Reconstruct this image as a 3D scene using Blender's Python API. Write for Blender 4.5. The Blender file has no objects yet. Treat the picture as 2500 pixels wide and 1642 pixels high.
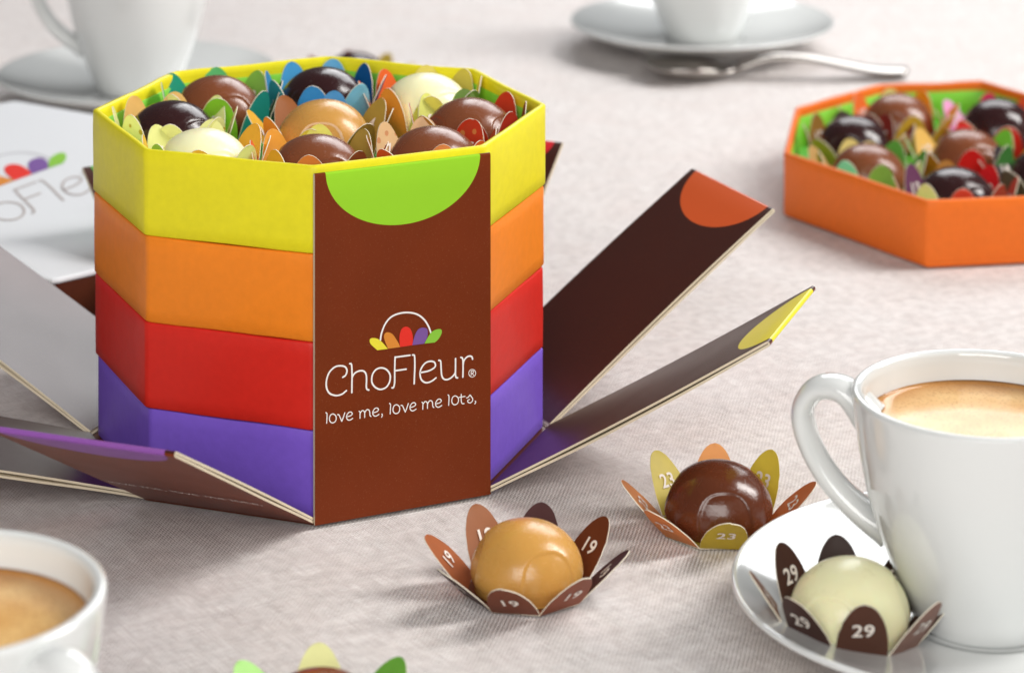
import bpy, bmesh, math, random
from mathutils import Vector, Matrix

random.seed(7)
scene = bpy.context.scene
S = 0.001                      # everything below is written in millimetres

# ------------------------------------------------------------------ camera
cam_data = bpy.data.cameras.new('camera')
cam = bpy.data.objects.new('camera', cam_data)
scene.collection.objects.link(cam)
scene.camera = cam
YAW = -0.4365
cam.location = (-285.19 * S, -742.66 * S, 288.41 * S)
cam.rotation_euler = (math.pi / 2, 0, YAW)          # level view camera, the lens shifted down
cam_data.sensor_width = 36.0
cam_data.lens = 95.965
cam_data.shift_y = -0.8722
cam_data.clip_start = 0.02
cam_data.clip_end = 20.0
cam_data.dof.use_dof = True
cam_data.dof.focus_distance = 0.742
cam_data.dof.aperture_fstop = 17.0
RIGHT = Vector((math.cos(YAW), math.sin(YAW), 0))
FORWARD = Vector((-math.sin(YAW), math.cos(YAW), 0))
UP = Vector((0, 0, 1))

# ------------------------------------------------------------------ light
world = bpy.data.worlds.new('World')
scene.world = world
world.use_nodes = True
bg = world.node_tree.nodes['Background']
bg.inputs['Color'].default_value = (0.97, 0.98, 1.0, 1)
bg.inputs['Strength'].default_value = 0.10

def softbox(name, right, forward, up, aim, sx, sy, power, color):
    d = bpy.data.lights.new(name, 'AREA')
    d.shape = 'RECTANGLE'
    d.size, d.size_y = sx, sy
    d.energy = power
    d.color = color
    o = bpy.data.objects.new(name, d)
    scene.collection.objects.link(o)
    p = RIGHT * right + FORWARD * forward + UP * up
    o.location = p
    o.rotation_euler = (Vector(aim) - p).to_track_quat('-Z', 'Y').to_euler()
    return o
softbox('key_softbox', 1.22, 0.26, 1.06, (0, 0, 0.03), 0.42, 1.0, 25.5, (1.0, 0.975, 0.945))
softbox('back_softbox', 0.32, 1.0, 0.76, (0, 0, 0.03), 0.80, 0.60, 7.8, (0.97, 0.985, 1.0))
softbox('front_softbox', -0.05, -1.28, 0.66, (0, 0, 0.03), 1.1, 0.7, 15.8, (1.0, 0.98, 0.95))

vs = scene.view_settings
vs.view_transform = 'Standard'
vs.look = 'None'
vs.exposure = 0.0
vs.gamma = 1.0
vs.use_curve_mapping = False
scene.render.engine = 'CYCLES'
scene.cycles.use_denoising = True
scene.cycles.denoising_prefilter = 'ACCURATE'
scene.cycles.max_bounces = 8

# ------------------------------------------------------------------ helpers
def lin(c):
    return tuple(((v / 255) / 12.92 if v / 255 <= 0.04045 else ((v / 255 + 0.055) / 1.055) ** 2.4) for v in c) + (1.0,)

def link(o):
    scene.collection.objects.link(o)
    return o

def tag(o, label=None, category=None, group=None, kind=None):
    if label: o['label'] = label
    if category: o['category'] = category
    if group: o['group'] = group
    if kind: o['kind'] = kind
    return o

def thing(name, loc, rz=0.0, label=None, category=None, group=None):
    o = link(bpy.data.objects.new(name, None))
    o.empty_display_size = 0.01
    o.location = Vector(loc) * S
    o.rotation_euler = (0, 0, rz)
    return tag(o, label, category, group)

def make_mesh(name, verts, faces, midx=None, smooth=False, smooth_idx=None):
    me = bpy.data.meshes.new(name)
    me.from_pydata([(v[0] * S, v[1] * S, v[2] * S) for v in verts], [], faces)
    if midx is not None:
        me.polygons.foreach_set('material_index', midx)
    if smooth_idx is not None:
        me.polygons.foreach_set('use_smooth', smooth_idx)
    elif smooth:
        me.polygons.foreach_set('use_smooth', [True] * len(faces))
    me.update()
    return me

def place(name, me, mats, parent=None, matrix=None):
    o = link(bpy.data.objects.new(name, me))
    if len(me.materials) == 0:
        for _ in mats:
            me.materials.append(None)
    for i, m in enumerate(mats):
        o.material_slots[i].link = 'OBJECT'
        o.material_slots[i].material = m
    o.parent = parent
    if matrix is not None:
        o.matrix_local = matrix
    return o

def lathe(profile, n=72, closed=True):
    """revolve (r, z) points; a closed profile makes a solid"""
    V, F = [], []
    m = len(profile)
    for k in range(n):
        a = 2 * math.pi * k / n
        for r, z in profile:
            V.append((r * math.cos(a), r * math.sin(a), z))
    for k in range(n):
        for j in range(m if closed else m - 1):
            a, b = k * m + j, k * m + (j + 1) % m
            c, d = ((k + 1) % n) * m + (j + 1) % m, ((k + 1) % n) * m + j
            F.append((a, d, c, b))
    return V, F

def spline(pts, steps=6, closed=False):
    out = []
    n = len(pts)
    P = [Vector(p) for p in pts]
    rng = n if closed else n - 1
    for i in range(rng):
        p0 = P[(i - 1) % n] if (closed or i > 0) else P[0] * 2 - P[1]
        p1, p2 = P[i], P[(i + 1) % n]
        p3 = P[(i + 2) % n] if (closed or i < n - 2) else P[n - 1] * 2 - P[n - 2]
        for k in range(steps):
            t = k / steps
            out.append(0.5 * ((2 * p1) + (p2 - p0) * t + (2 * p0 - 5 * p1 + 4 * p2 - p3) * t * t + (3 * p1 - p0 - 3 * p2 + p3) * t ** 3))
    if not closed:
        out.append(P[-1])
    return out

# ------------------------------------------------------------------ materials
def new_mat(name):
    m = bpy.data.materials.new(name)
    m.use_nodes = True
    return m, m.node_tree, m.node_tree.nodes['Principled BSDF']

def N(nt, kind, **kw):
    n = nt.nodes.new(kind)
    for k, v in kw.items():
        if k in n.inputs.keys():
            n.inputs[k].default_value = v
        else:
            setattr(n, k, v)
    return n

def objcoord(nt):
    return nt.nodes.new('ShaderNodeTexCoord').outputs['Object']

def math_node(nt, op, a, b=None, c=None):
    n = nt.nodes.new('ShaderNodeMath')
    n.operation = op
    for i, v in enumerate((a, b, c)):
        if v is None: continue
        if isinstance(v, (int, float)): n.inputs[i].default_value = v
        else: nt.links.new(v, n.inputs[i])
    return n.outputs[0]

def mix_col(nt, fac, a, b, mode='MIX'):
    n = nt.nodes.new('ShaderNodeMix')
    n.data_type = 'RGBA'
    n.blend_type = mode
    for sock, v in ((n.inputs[0], fac), (n.inputs[6], a), (n.inputs[7], b)):
        if isinstance(v, (int, float, tuple)): sock.default_value = v
        else: nt.links.new(v, sock)
    return n.outputs[2]

def add_bump(nt, p, height, distance, strength=1.0):
    b = N(nt, 'ShaderNodeBump', Strength=strength, Distance=distance)
    nt.links.new(height, b.inputs['Height'])
    nt.links.new(b.outputs[0], p.inputs['Normal'])

def paper(name, rgb, rough=0.5, spec=0.5, bump=0.00002, grain=2500.0, mottle=0.06, dots=None, linen=False, translucent=0.0):
    m, nt, p = new_mat(name)
    co = objcoord(nt)
    n1 = N(nt, 'ShaderNodeTexNoise', Scale=grain, Detail=3.0)
    n2 = N(nt, 'ShaderNodeTexNoise', Scale=60.0, Detail=4.0)
    nt.links.new(co, n1.inputs['Vector'])
    nt.links.new(co, n2.inputs['Vector'])
    base = lin(rgb)
    dark = tuple(c * (1 - mottle * 2.2) for c in base[:3]) + (1,)
    n3 = N(nt, 'ShaderNodeTexNoise', Scale=420.0, Detail=5.0)
    nt.links.new(co, n3.inputs['Vector'])
    mot = math_node(nt, 'MULTIPLY_ADD', n3.outputs[0], 0.6, math_node(nt, 'MULTIPLY', n2.outputs[0], 0.4))
    col = mix_col(nt, mot, dark, tuple(min(1, c * (1 + mottle)) for c in base[:3]) + (1,))
    if dots:
        v = N(nt, 'ShaderNodeTexVoronoi', Scale=dots[1], Randomness=0.55)
        nt.links.new(co, v.inputs['Vector'])
        col = mix_col(nt, math_node(nt, 'LESS_THAN', v.outputs['Distance'], 0.24), col, lin(dots[0]))
    nt.links.new(col, p.inputs['Base Color'])
    p.inputs['Roughness'].default_value = rough
    p.inputs['Specular IOR Level'].default_value = spec
    h = math_node(nt, 'ADD', n1.outputs[0], math_node(nt, 'MULTIPLY', n2.outputs[0], 14.0 if bump > 0.00002 else 0.0))
    if linen:
        w1 = N(nt, 'ShaderNodeTexWave', Scale=520.0, Distortion=1.0)
        w1.bands_direction = 'DIAGONAL'
        nt.links.new(co, w1.inputs['Vector'])
        h = math_node(nt, 'ADD', h, math_node(nt, 'MULTIPLY', w1.outputs[1], 0.35))
    add_bump(nt, p, h, bump)
    if translucent:
        tr = nt.nodes.new('ShaderNodeBsdfTranslucent')
        nt.links.new(col, tr.inputs['Color'])
        mx = nt.nodes.new('ShaderNodeMixShader')
        mx.inputs[0].default_value = translucent
        nt.links.new(p.outputs[0], mx.inputs[1]); nt.links.new(tr.outputs[0], mx.inputs[2])
        nt.links.new(mx.outputs[0], nt.nodes['Material Output'].inputs['Surface'])
    return m

PAPERS = {}
def petal_paper(rgb, dots=None):
    key = (rgb, dots)
    if key not in PAPERS:
        PAPERS[key] = paper('petal_paper', tuple(min(250, v * 1.12 + 4) for v in rgb), rough=0.42, spec=0.25, bump=0.000012, grain=3500, mottle=0.05,
                            dots=(dots, 260.0) if dots else None, translucent=0.40)
    return PAPERS[key]

def chocolate(name, rgb, rough=0.16, sss=0.0):
    m, nt, p = new_mat(name)
    co = objcoord(nt)
    n = N(nt, 'ShaderNodeTexNoise', Scale=120.0, Detail=5.0)
    n2 = N(nt, 'ShaderNodeTexNoise', Scale=900.0, Detail=2.0)
    info = nt.nodes.new('ShaderNodeObjectInfo')
    nt.links.new(co, n.inputs['Vector']); nt.links.new(co, n2.inputs['Vector'])
    b = lin(rgb)
    col = mix_col(nt, n.outputs[0], tuple(c * 0.86 for c in b[:3]) + (1,), tuple(min(1, c * 1.1) for c in b[:3]) + (1,))
    nt.links.new(col, p.inputs['Base Color'])
    sm = N(nt, 'ShaderNodeTexNoise', Scale=230.0, Detail=6.0, Distortion=2.0)
    nt.links.new(co, sm.inputs['Vector'])
    r = math_node(nt, 'ADD', math_node(nt, 'MULTIPLY_ADD', n.outputs[0], 0.16, rough - 0.05), math_node(nt, 'MULTIPLY', math_node(nt, 'GREATER_THAN', sm.outputs[0], 0.56), 0.09))
    nt.links.new(r, p.inputs['Roughness'])
    p.inputs['Subsurface Weight'].default_value = sss
    p.inputs['Subsurface Radius'].default_value = (1.0, 0.6, 0.3)
    p.inputs['Subsurface Scale'].default_value = 0.0025
    pit = N(nt, 'ShaderNodeTexVoronoi', Scale=260.0)
    nt.links.new(co, pit.inputs['Vector'])
    pits = math_node(nt, 'MULTIPLY', math_node(nt, 'LESS_THAN', pit.outputs['Distance'], 0.07), -3.0)
    add_bump(nt, p, math_node(nt, 'ADD', pits, math_node(nt, 'ADD', n2.outputs[0], math_node(nt, 'MULTIPLY', n.outputs[0], 2.0))), 0.00006, 0.6)
    return m

CHOC = {
    'caramel': chocolate('caramel_chocolate', (202, 150, 76), 0.22, 0.15),
    'milk': chocolate('milk_chocolate', (124, 70, 43), 0.20),
    'brown': chocolate('brown_chocolate', (92, 47, 28), 0.17),
    'dark': chocolate('dark_chocolate', (50, 26, 27), 0.15),
    'white': chocolate('white_chocolate', (252, 244, 198), 0.26, 0.3),
}

def solid(name, rgb, rough=0.5, spec=0.5, metal=0.0, noise=0.0):
    m, nt, p = new_mat(name)
    co = objcoord(nt)
    n = N(nt, 'ShaderNodeTexNoise', Scale=90.0, Detail=4.0)
    nt.links.new(co, n.inputs['Vector'])
    b = lin(rgb)
    col = mix_col(nt, n.outputs[0], tuple(c * (1 - noise) for c in b[:3]) + (1,), b)
    nt.links.new(col, p.inputs['Base Color'])
    p.inputs['Roughness'].default_value = rough
    p.inputs['Specular IOR Level'].default_value = spec
    p.inputs['Metallic'].default_value = metal
    return m

CREAM_EDGE = solid('raw_card_edge', (226, 212, 186), 0.8, 0.2, noise=0.25)
PAPER_EDGE = solid('raw_paper_edge', (236, 226, 206), 0.8, 0.2, noise=0.1)
PRINT_WHITE = solid('white_print', (244, 240, 236), 0.45, 0.4)
NUMBER_INK = solid('number_print', (238, 228, 218), 0.5, 0.3)
PRINT_BROWN = solid('taupe_print', (182, 174, 172), 0.5, 0.3)
STEEL = solid('polished_steel', (176, 171, 166), 0.13, 0.5, 1.0)

def porcelain():
    m, nt, p = new_mat('white_porcelain')
    co = objcoord(nt)
    n = N(nt, 'ShaderNodeTexNoise', Scale=25.0, Detail=2.0)
    nt.links.new(co, n.inputs['Vector'])
    p.inputs['Base Color'].default_value = lin((218, 220, 219))
    p.inputs['Roughness'].default_value = 0.09
    p.inputs['Coat Weight'].default_value = 0.5
    p.inputs['Coat Roughness'].default_value = 0.04
    add_bump(nt, p, n.outputs[0], 0.0002, 0.25)
    return m
PORCELAIN = porcelain()

def crema():
    m, nt, p = new_mat('coffee_crema')
    co = objcoord(nt)
    n = N(nt, 'ShaderNodeTexNoise', Scale=60.0, Detail=7.0, Distortion=0.4)
    v = N(nt, 'ShaderNodeTexVoronoi', Scale=1100.0)
    nt.links.new(co, n.inputs['Vector']); nt.links.new(co, v.inputs['Vector'])
    ln = nt.nodes.new('ShaderNodeVectorMath'); ln.operation = 'LENGTH'
    nt.links.new(co, ln.inputs[0])
    edge = N(nt, 'ShaderNodeMapRange')
    edge.inputs['From Min'].default_value = 0.019; edge.inputs['From Max'].default_value = 0.027
    nt.links.new(ln.outputs['Value'], edge.inputs['Value'])
    cr = N(nt, 'ShaderNodeMapRange')
    cr.inputs['From Min'].default_value = 0.35; cr.inputs['From Max'].default_value = 0.65
    nt.links.new(n.outputs[0], cr.inputs['Value'])
    col = mix_col(nt, cr.outputs[0], lin((212, 160, 92)), lin((232, 192, 128)))
    foam = math_node(nt, 'MULTIPLY', math_node(nt, 'LESS_THAN', v.outputs['Distance'], 0.33), 0.35)
    col = mix_col(nt, foam, col, lin((150, 96, 44)))
    col = mix_col(nt, math_node(nt, 'MULTIPLY', edge.outputs[0], 0.75), col, lin((168, 106, 44)))
    nt.links.new(col, p.inputs['Base Color'])
    p.inputs['Roughness'].default_value = 0.18
    add_bump(nt, p, v.outputs['Distance'], 0.00006, 0.3)
    return m
CREMA = crema()

def flap_card(name, rgb_tip, L, rgb=(122, 52, 24), rgb_in=(64, 22, 10)):
    """brown laminated card with a half-ellipse of colour printed round its tip"""
    m, nt, p = new_mat(name)
    co = objcoord(nt)
    sep = nt.nodes.new('ShaderNodeSeparateXYZ')
    nt.links.new(co, sep.inputs[0])
    ex = math_node(nt, 'POWER', math_node(nt, 'DIVIDE', sep.outputs[0], 0.0226), 2.0)
    ey = math_node(nt, 'POWER', math_node(nt, 'DIVIDE', math_node(nt, 'SUBTRACT', sep.outputs[1], L * S), 0.0166), 2.0)
    inside = math_node(nt, 'LESS_THAN', math_node(nt, 'ADD', ex, ey), 1.0)
    n1 = N(nt, 'ShaderNodeTexNoise', Scale=2600.0, Detail=3.0)
    n2 = N(nt, 'ShaderNodeTexNoise', Scale=45.0, Detail=5.0)
    nt.links.new(co, n1.inputs['Vector']); nt.links.new(co, n2.inputs['Vector'])
    b = lin(rgb)
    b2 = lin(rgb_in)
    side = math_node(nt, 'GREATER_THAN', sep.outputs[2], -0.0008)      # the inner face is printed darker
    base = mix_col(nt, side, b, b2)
    base = mix_col(nt, math_node(nt, 'MULTIPLY', n2.outputs[0], 0.3), base, (0.02, 0.008, 0.004, 1))
    speck = math_node(nt, 'MULTIPLY', math_node(nt, 'GREATER_THAN', n1.outputs[0], 0.66), 0.10)
    base = mix_col(nt, speck, base, lin((190, 140, 100)))
    col = mix_col(nt, inside, base, lin(rgb_tip))
    nt.links.new(col, p.inputs['Base Color'])
    r = math_node(nt, 'MULTIPLY_ADD', n2.outputs[0], 0.10, 0.27)
    nt.links.new(math_node(nt, 'MULTIPLY_ADD', side, 0.40, 0.10), p.inputs['Specular IOR Level'])
    nt.links.new(r, p.inputs['Roughness'])
    w = N(nt, 'ShaderNodeTexWave', Scale=560.0, Distortion=1.5)
    w.bands_direction = 'DIAGONAL'
    nt.links.new(co, w.inputs['Vector'])
    add_bump(nt, p, math_node(nt, 'ADD', n1.outputs[0], math_node(nt, 'MULTIPLY', w.outputs[1], 0.4)), 0.000016)
    return m

def cloth_material():
    m, nt, p = new_mat('woven_linen')
    co = objcoord(nt)
    mp = nt.nodes.new('ShaderNodeMapping')
    mp.inputs['Rotation'].default_value = (0, 0, math.radians(-9))
    nt.links.new(co, mp.inputs['Vector'])
    wob = N(nt, 'ShaderNodeTexNoise', Scale=22.0, Detail=3.0)
    nt.links.new(co, wob.inputs['Vector'])
    sub = nt.nodes.new('ShaderNodeVectorMath'); sub.operation = 'MULTIPLY_ADD'
    nt.links.new(wob.outputs['Color'], sub.inputs[0])
    sub.inputs[1].default_value = (0.0022, 0.0022, 0)
    nt.links.new(mp.outputs[0], sub.inputs[2])
    sep = nt.nodes.new('ShaderNodeSeparateXYZ')
    nt.links.new(sub.outputs[0], sep.inputs[0])
    k = math.pi / 0.00070
    sx = math_node(nt, 'SINE', math_node(nt, 'MULTIPLY', sep.outputs[0], k))
    sy = math_node(nt, 'SINE', math_node(nt, 'MULTIPLY', sep.outputs[1], k))
    thick = N(nt, 'ShaderNodeTexNoise', Scale=260.0, Detail=2.0)
    nt.links.new(co, thick.inputs['Vector'])
    ex = math_node(nt, 'MULTIPLY_ADD', thick.outputs[0], 1.8, 0.0)
    ax = math_node(nt, 'POWER', math_node(nt, 'ABSOLUTE', sx), ex)
    ay = math_node(nt, 'POWER', math_node(nt, 'ABSOLUTE', sy), ex)
    over = math_node(nt, 'MULTIPLY', math_node(nt, 'SIGN', math_node(nt, 'MULTIPLY', sx, sy)), 0.5)
    gap = math_node(nt, 'MULTIPLY', ax, ay)
    height = math_node(nt, 'ADD', math_node(nt, 'POWER', gap, 0.5), math_node(nt, 'MULTIPLY', over, math_node(nt, 'SUBTRACT', ax, ay)))
    # slubs: threads of uneven thickness running both ways
    def slub(scale):
        q = nt.nodes.new('ShaderNodeMapping')
        q.inputs['Scale'].default_value = scale
        nt.links.new(mp.outputs[0], q.inputs['Vector'])
        t = N(nt, 'ShaderNodeTexNoise', Scale=1.0, Detail=3.0)
        nt.links.new(q.outputs[0], t.inputs['Vector'])
        return t.outputs[0]
    s1, s2 = slub((1700, 110, 1)), slub((95, 1700, 1))
    slubs = math_node(nt, 'MULTIPLY_ADD', math_node(nt, 'ADD', s1, s2), 1.1, -0.6)
    thread = mix_col(nt, slubs, lin((212, 201, 198)), lin((255, 252, 250)))
    warm = N(nt, 'ShaderNodeTexNoise', Scale=38.0, Detail=5.0)
    nt.links.new(co, warm.inputs['Vector'])
    ramp = N(nt, 'ShaderNodeMapRange')
    ramp.inputs['From Min'].default_value = 0.42; ramp.inputs['From Max'].default_value = 0.75
    nt.links.new(warm.outputs[0], ramp.inputs['Value'])
    thread = mix_col(nt, math_node(nt, 'MULTIPLY', ramp.outputs[0], 0.30), thread, lin((226, 210, 205)))
    hole = N(nt, 'ShaderNodeMapRange')
    hole.inputs['From Min'].default_value = 0.03; hole.inputs['From Max'].default_value = 0.10
    nt.links.new(gap, hole.inputs['Value'])
    col = mix_col(nt, hole.outputs[0], lin((112, 94, 88)), thread)
    nt.links.new(col, p.inputs['Base Color'])
    p.inputs['Roughness'].default_value = 0.85
    p.inputs['Specular IOR Level'].default_value = 0.15
    p.inputs['Sheen Weight'].default_value = 0.1
    h = math_node(nt, 'ADD', height, math_node(nt, 'MULTIPLY', slubs, 1.2))
    # soft undulation of the cloth below the scale of the mesh
    und = N(nt, 'ShaderNodeTexNoise', Scale=34.0, Detail=2.0, Distortion=0.4)
    nt.links.new(co, und.inputs['Vector'])
    b0 = N(nt, 'ShaderNodeBump', Strength=0.5, Distance=0.0028)
    nt.links.new(und.outputs[0], b0.inputs['Height'])
    b1 = N(nt, 'ShaderNodeBump', Strength=0.9, Distance=0.00018)
    nt.links.new(h, b1.inputs['Height'])
    nt.links.new(b0.outputs[0], b1.inputs['Normal'])
    nt.links.new(b1.outputs[0], p.inputs['Normal'])
    return m

# ------------------------------------------------------------------ the table
def hash_noise(x, y, seed=0):
    from mathutils import noise
    return noise.noise(Vector((x, y, seed * 7.31)))

def build_cloth():
    n = 260
    x0, x1, y0, y1 = -700, 1100, -700, 1300
    V, F = [], []
    for j in range(n + 1):
        for i in range(n + 1):
            x = x0 + (x1 - x0) * i / n
            y = y0 + (y1 - y0) * j / n
            z = 0.42 * hash_noise(x / 55, y / 130, 1) + 0.25 * hash_noise(x / 30 + y / 60, y / 40, 2)
            V.append((x, y, z - 0.55))
    for j in range(n):
        for i in range(n):
            a = j * (n + 1) + i
            F.append((a, a + 1, a + n + 2, a + n + 1))
    me = make_mesh('tablecloth', V, F, smooth=True)
    o = place('tablecloth', me, [cloth_material()])
    tag(o, 'off white woven linen tablecloth under everything', 'tablecloth', kind='structure')
build_cloth()

# ------------------------------------------------------------------ octagons
SIDE = 50.0
A_, B_ = SIDE / 2, SIDE * (1 + math.sqrt(2)) / 2
# counter-clockwise from the front panel's left corner
OCT = [(-A_, -B_), (A_, -B_), (B_, -A_), (B_, A_), (A_, B_), (-A_, B_), (-B_, A_), (-B_, -A_)]

def offset_poly(P, d):
    """move every side of a counter-clockwise polygon inwards by d"""
    out = []
    n = len(P)
    for i in range(n):
        p0, p1, p2 = Vector(P[i - 1]), Vector(P[i]), Vector(P[(i + 1) % n])
        e1, e2 = (p1 - p0).normalized(), (p2 - p1).normalized()
        n1, n2 = Vector((-e1.y, e1.x)), Vector((-e2.y, e2.x))
        b = (n1 + n2)
        out.append(p1 + b * (d / (1 + n1.dot(n2))))
    return out

def ring(P, d, r, seg=6):
    """rounded, subdivided outline of polygon P moved in by d"""
    Q = offset_poly(P, d)
    n = len(Q)
    pts = []
    for i in range(n):
        p0, p1, p2 = Q[i - 1], Q[i], Q[(i + 1) % n]
        a = p1 + (p0 - p1).normalized() * r
        b = p1 + (p2 - p1).normalized() * r
        for t in (0.0, 0.5, 1.0):
            pts.append((a.lerp(p1, t)).lerp(p1.lerp(b, t), t))
        nxt = p2 + (p1 - p2).normalized() * r
        for k in range(1, seg):
            pts.append(b.lerp(nxt, k / seg))
    return pts

def loft(P, levels, r=1.2, seed=0, bulge=0.0, wob=0.0, H=24.0):
    """levels: (inset, z) rings joined into one skin"""
    V, F = [], []
    rings = []
    for (d, z) in levels:
        pts = ring(P, d, r)
        m = len(pts)
        base = len(V)
        for k, q in enumerate(pts):
            seg = (k % 8)
            t = 0.0 if seg < 3 else math.sin(math.pi * (seg - 2) / 6)
            c = q.normalized() if q.length else Vector((0, 0))
            out = bulge * t * math.sin(math.pi * min(1, max(0, z / H)))
            w = wob * hash_noise(k * 0.37, z * 0.05, seed)
            V.append((q.x + c.x * out + c.x * w * .4, q.y + c.y * out + c.y * w * .4, z + w * (0.6 if seg >= 3 else 0.25)))
        rings.append((base, m))
    for i in range(len(rings) - 1):
        b0, m = rings[i]; b1, _ = rings[i + 1]
        for k in range(m):
            F.append((b0 + k, b0 + (k + 1) % m, b1 + (k + 1) % m, b1 + k))
    return V, F

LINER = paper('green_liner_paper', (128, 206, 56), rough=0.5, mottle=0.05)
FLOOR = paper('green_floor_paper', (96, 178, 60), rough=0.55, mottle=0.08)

def tray(name, P, loc, rz, rgb, label, group, seed, H=23.45, liner=True, rough=0.4):
    t = thing(name, loc, rz, label, 'tray', group)
    mat = paper(name + '_paper', rgb, rough=rough, spec=0.22, bump=0.000026, grain=1900, mottle=0.075)
    lev = [(1.6, 0.0), (0.35, 0.05), (0.0, 0.5), (0.0, 4), (0, H * .35), (0, H * .65), (0.0, H - 4), (0.0, H - 0.6), (0.25, H - 0.12),
           (0.8, H), (1.5, H - 0.05), (1.95, H - 0.5), (2.05, H - 2.0), (2.1, H - 4.2), (2.1, H - 4.5)]
    if not liner:
        lev += [(2.1, 8.0)]
    V, F = loft(P, lev, r=1.3, seed=seed, bulge=0.55, wob=0.75, H=H)
    place('wall', make_mesh(name + '_wall', V, F, smooth=True), [mat], t)
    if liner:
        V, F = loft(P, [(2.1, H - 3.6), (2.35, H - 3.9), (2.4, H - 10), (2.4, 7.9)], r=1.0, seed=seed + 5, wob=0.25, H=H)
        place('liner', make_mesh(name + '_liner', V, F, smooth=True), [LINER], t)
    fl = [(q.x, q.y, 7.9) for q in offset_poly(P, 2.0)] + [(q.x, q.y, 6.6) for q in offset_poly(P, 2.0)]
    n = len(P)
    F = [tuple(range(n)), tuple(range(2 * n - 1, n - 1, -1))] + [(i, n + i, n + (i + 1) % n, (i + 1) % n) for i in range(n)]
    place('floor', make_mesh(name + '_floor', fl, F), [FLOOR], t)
    return t

def scaled(P, k): return [(x * k, y * k) for x, y in P]

STEP = 23.65
BASE_Z = 1.15
STACK = 'octagonal trays stacked in the open box'
tray('tray', scaled(OCT, 0.992), (0.2, 0.3, BASE_Z), 0.002, (126, 92, 208), 'purple octagonal card tray at the bottom of the stack', STACK, 1, liner=False)
tray('tray', scaled(OCT, 0.998), (-0.3, 0.2, BASE_Z + STEP), -0.004, (216, 44, 34), 'red octagonal card tray between the purple and orange trays', STACK, 2, liner=False)
tray('tray', scaled(OCT, 1.000), (-0.4, 0.0, BASE_Z + 2 * STEP), 0.003, (246, 138, 38), 'orange octagonal card tray inside the stack, under the yellow one', STACK, 3, liner=False)
tray('tray', scaled(OCT, 1.008), (-0.3, 0.2, BASE_Z + 3 * STEP), 0.0, (236, 224, 38), 'yellow octagonal card tray full of bonbons on top of the stack', STACK, 4)

# the tray set apart at the right, longer than it is wide
ORC = Vector((310.9, 132.0))
ORP = [(249.7, 61.0), (293.0, 48.2), (344.4, 67.8), (384.2, 125.8), (372.0, 203.1), (328.7, 215.8), (277.4, 196.2), (237.6, 138.2)]
ORP = [(x - ORC.x, y - ORC.y) for x, y in ORP]
tray('tray', ORP, (ORC.x, ORC.y, 0.1), 0.0, (236, 116, 38), 'orange octagonal tray of bonbons set apart on the cloth at the right', None, 9)

# ------------------------------------------------------------------ printed lettering
WORD = [[(-17.78,38.87),(-16.99,39.27),(-16.58,40.44),(-17.11,41.53),(-18.43,42.01),(-19.99,41.94),(-21.55,40.82),(-22.39,38.93),(-22.43,36.81),(-21.55,35.12),(-19.75,34.29),(-18.07,34.38),(-16.75,35.13)],[(-15.78,42.21),(-15.42,42.12),(-15.23,41.48),(-15.13,39.11),(-15.16,36.87),(-15.18,34.4)],[(-15.13,38.44),(-14.34,39.45),(-13.01,39.88),(-11.8,39.64),(-11.12,38.76),(-10.95,37.38),(-11.02,35.48),(-10.83,34.67),(-10.3,34.36)],[(-6.7,39.79),(-5.24,39.15),(-4.26,37.88),(-4.07,36.73),(-4.39,35.42),(-5.36,34.32),(-6.9,34.04),(-8.28,34.7),(-9.25,35.9),(-9.47,37.06),(-9.18,38.48),(-8.16,39.57),(-6.7,39.79)],[(1.67,41.99),(-0.49,42.03),(-2.67,42.06)],[(-2.67,42.13),(-2.77,39.59),(-2.8,35.75),(-2.92,34.64),(-3.16,33.99),(-3.58,33.99)],[(-2.6,38.44),(-1.08,38.42),(0.56,38.41)],[(2.43,41.98),(2.85,41.87),(3.04,41.25),(3.09,38.75),(2.99,36.27),(2.9,34.13)],[(4.82,36.87),(7.29,37.02),(9.02,37.79),(8.97,38.94),(7.91,39.5),(6.3,39.32),(5.07,38.13),(4.62,36.72),(4.94,35.08),(5.93,34.1),(7.04,33.87),(8.28,34.19),(9.32,34.79)],[(10.14,39.43),(10.56,39.28),(10.76,38.68),(10.88,36.5),(11.06,35.11),(11.63,34.16),(12.63,33.85),(13.75,34.15),(14.74,34.92),(15.09,35.55)],[(15.12,39.2),(15.12,37.03),(15.09,35.44),(15.14,34.52),(15.37,33.98),(15.74,33.88)],[(16.69,39.32),(17.12,39.08),(17.32,38.32),(17.37,36.48),(17.34,35.11),(17.29,33.86)],[(17.37,37.05),(17.62,38.28),(18.5,39.14),(19.37,39.29),(20.0,38.97),(20.2,38.32)]]
REGISTERED = [[(21.16,34.34),(21.05,33.9),(20.77,33.59),(20.35,33.45),(19.9,33.51),(19.48,33.77),(19.2,34.17),(19.1,34.63),(19.2,35.07),(19.48,35.38),(19.9,35.52),(20.35,35.46),(20.77,35.2),(21.05,34.8),(21.16,34.34)],[(19.77,33.96),(19.8,34.53),(19.8,35.1)],[(19.8,35.08),(20.38,35.07),(20.53,34.72),(20.25,34.47),(19.8,34.46)],[(20.1,34.44),(20.35,34.15),(20.55,33.87)]]
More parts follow.
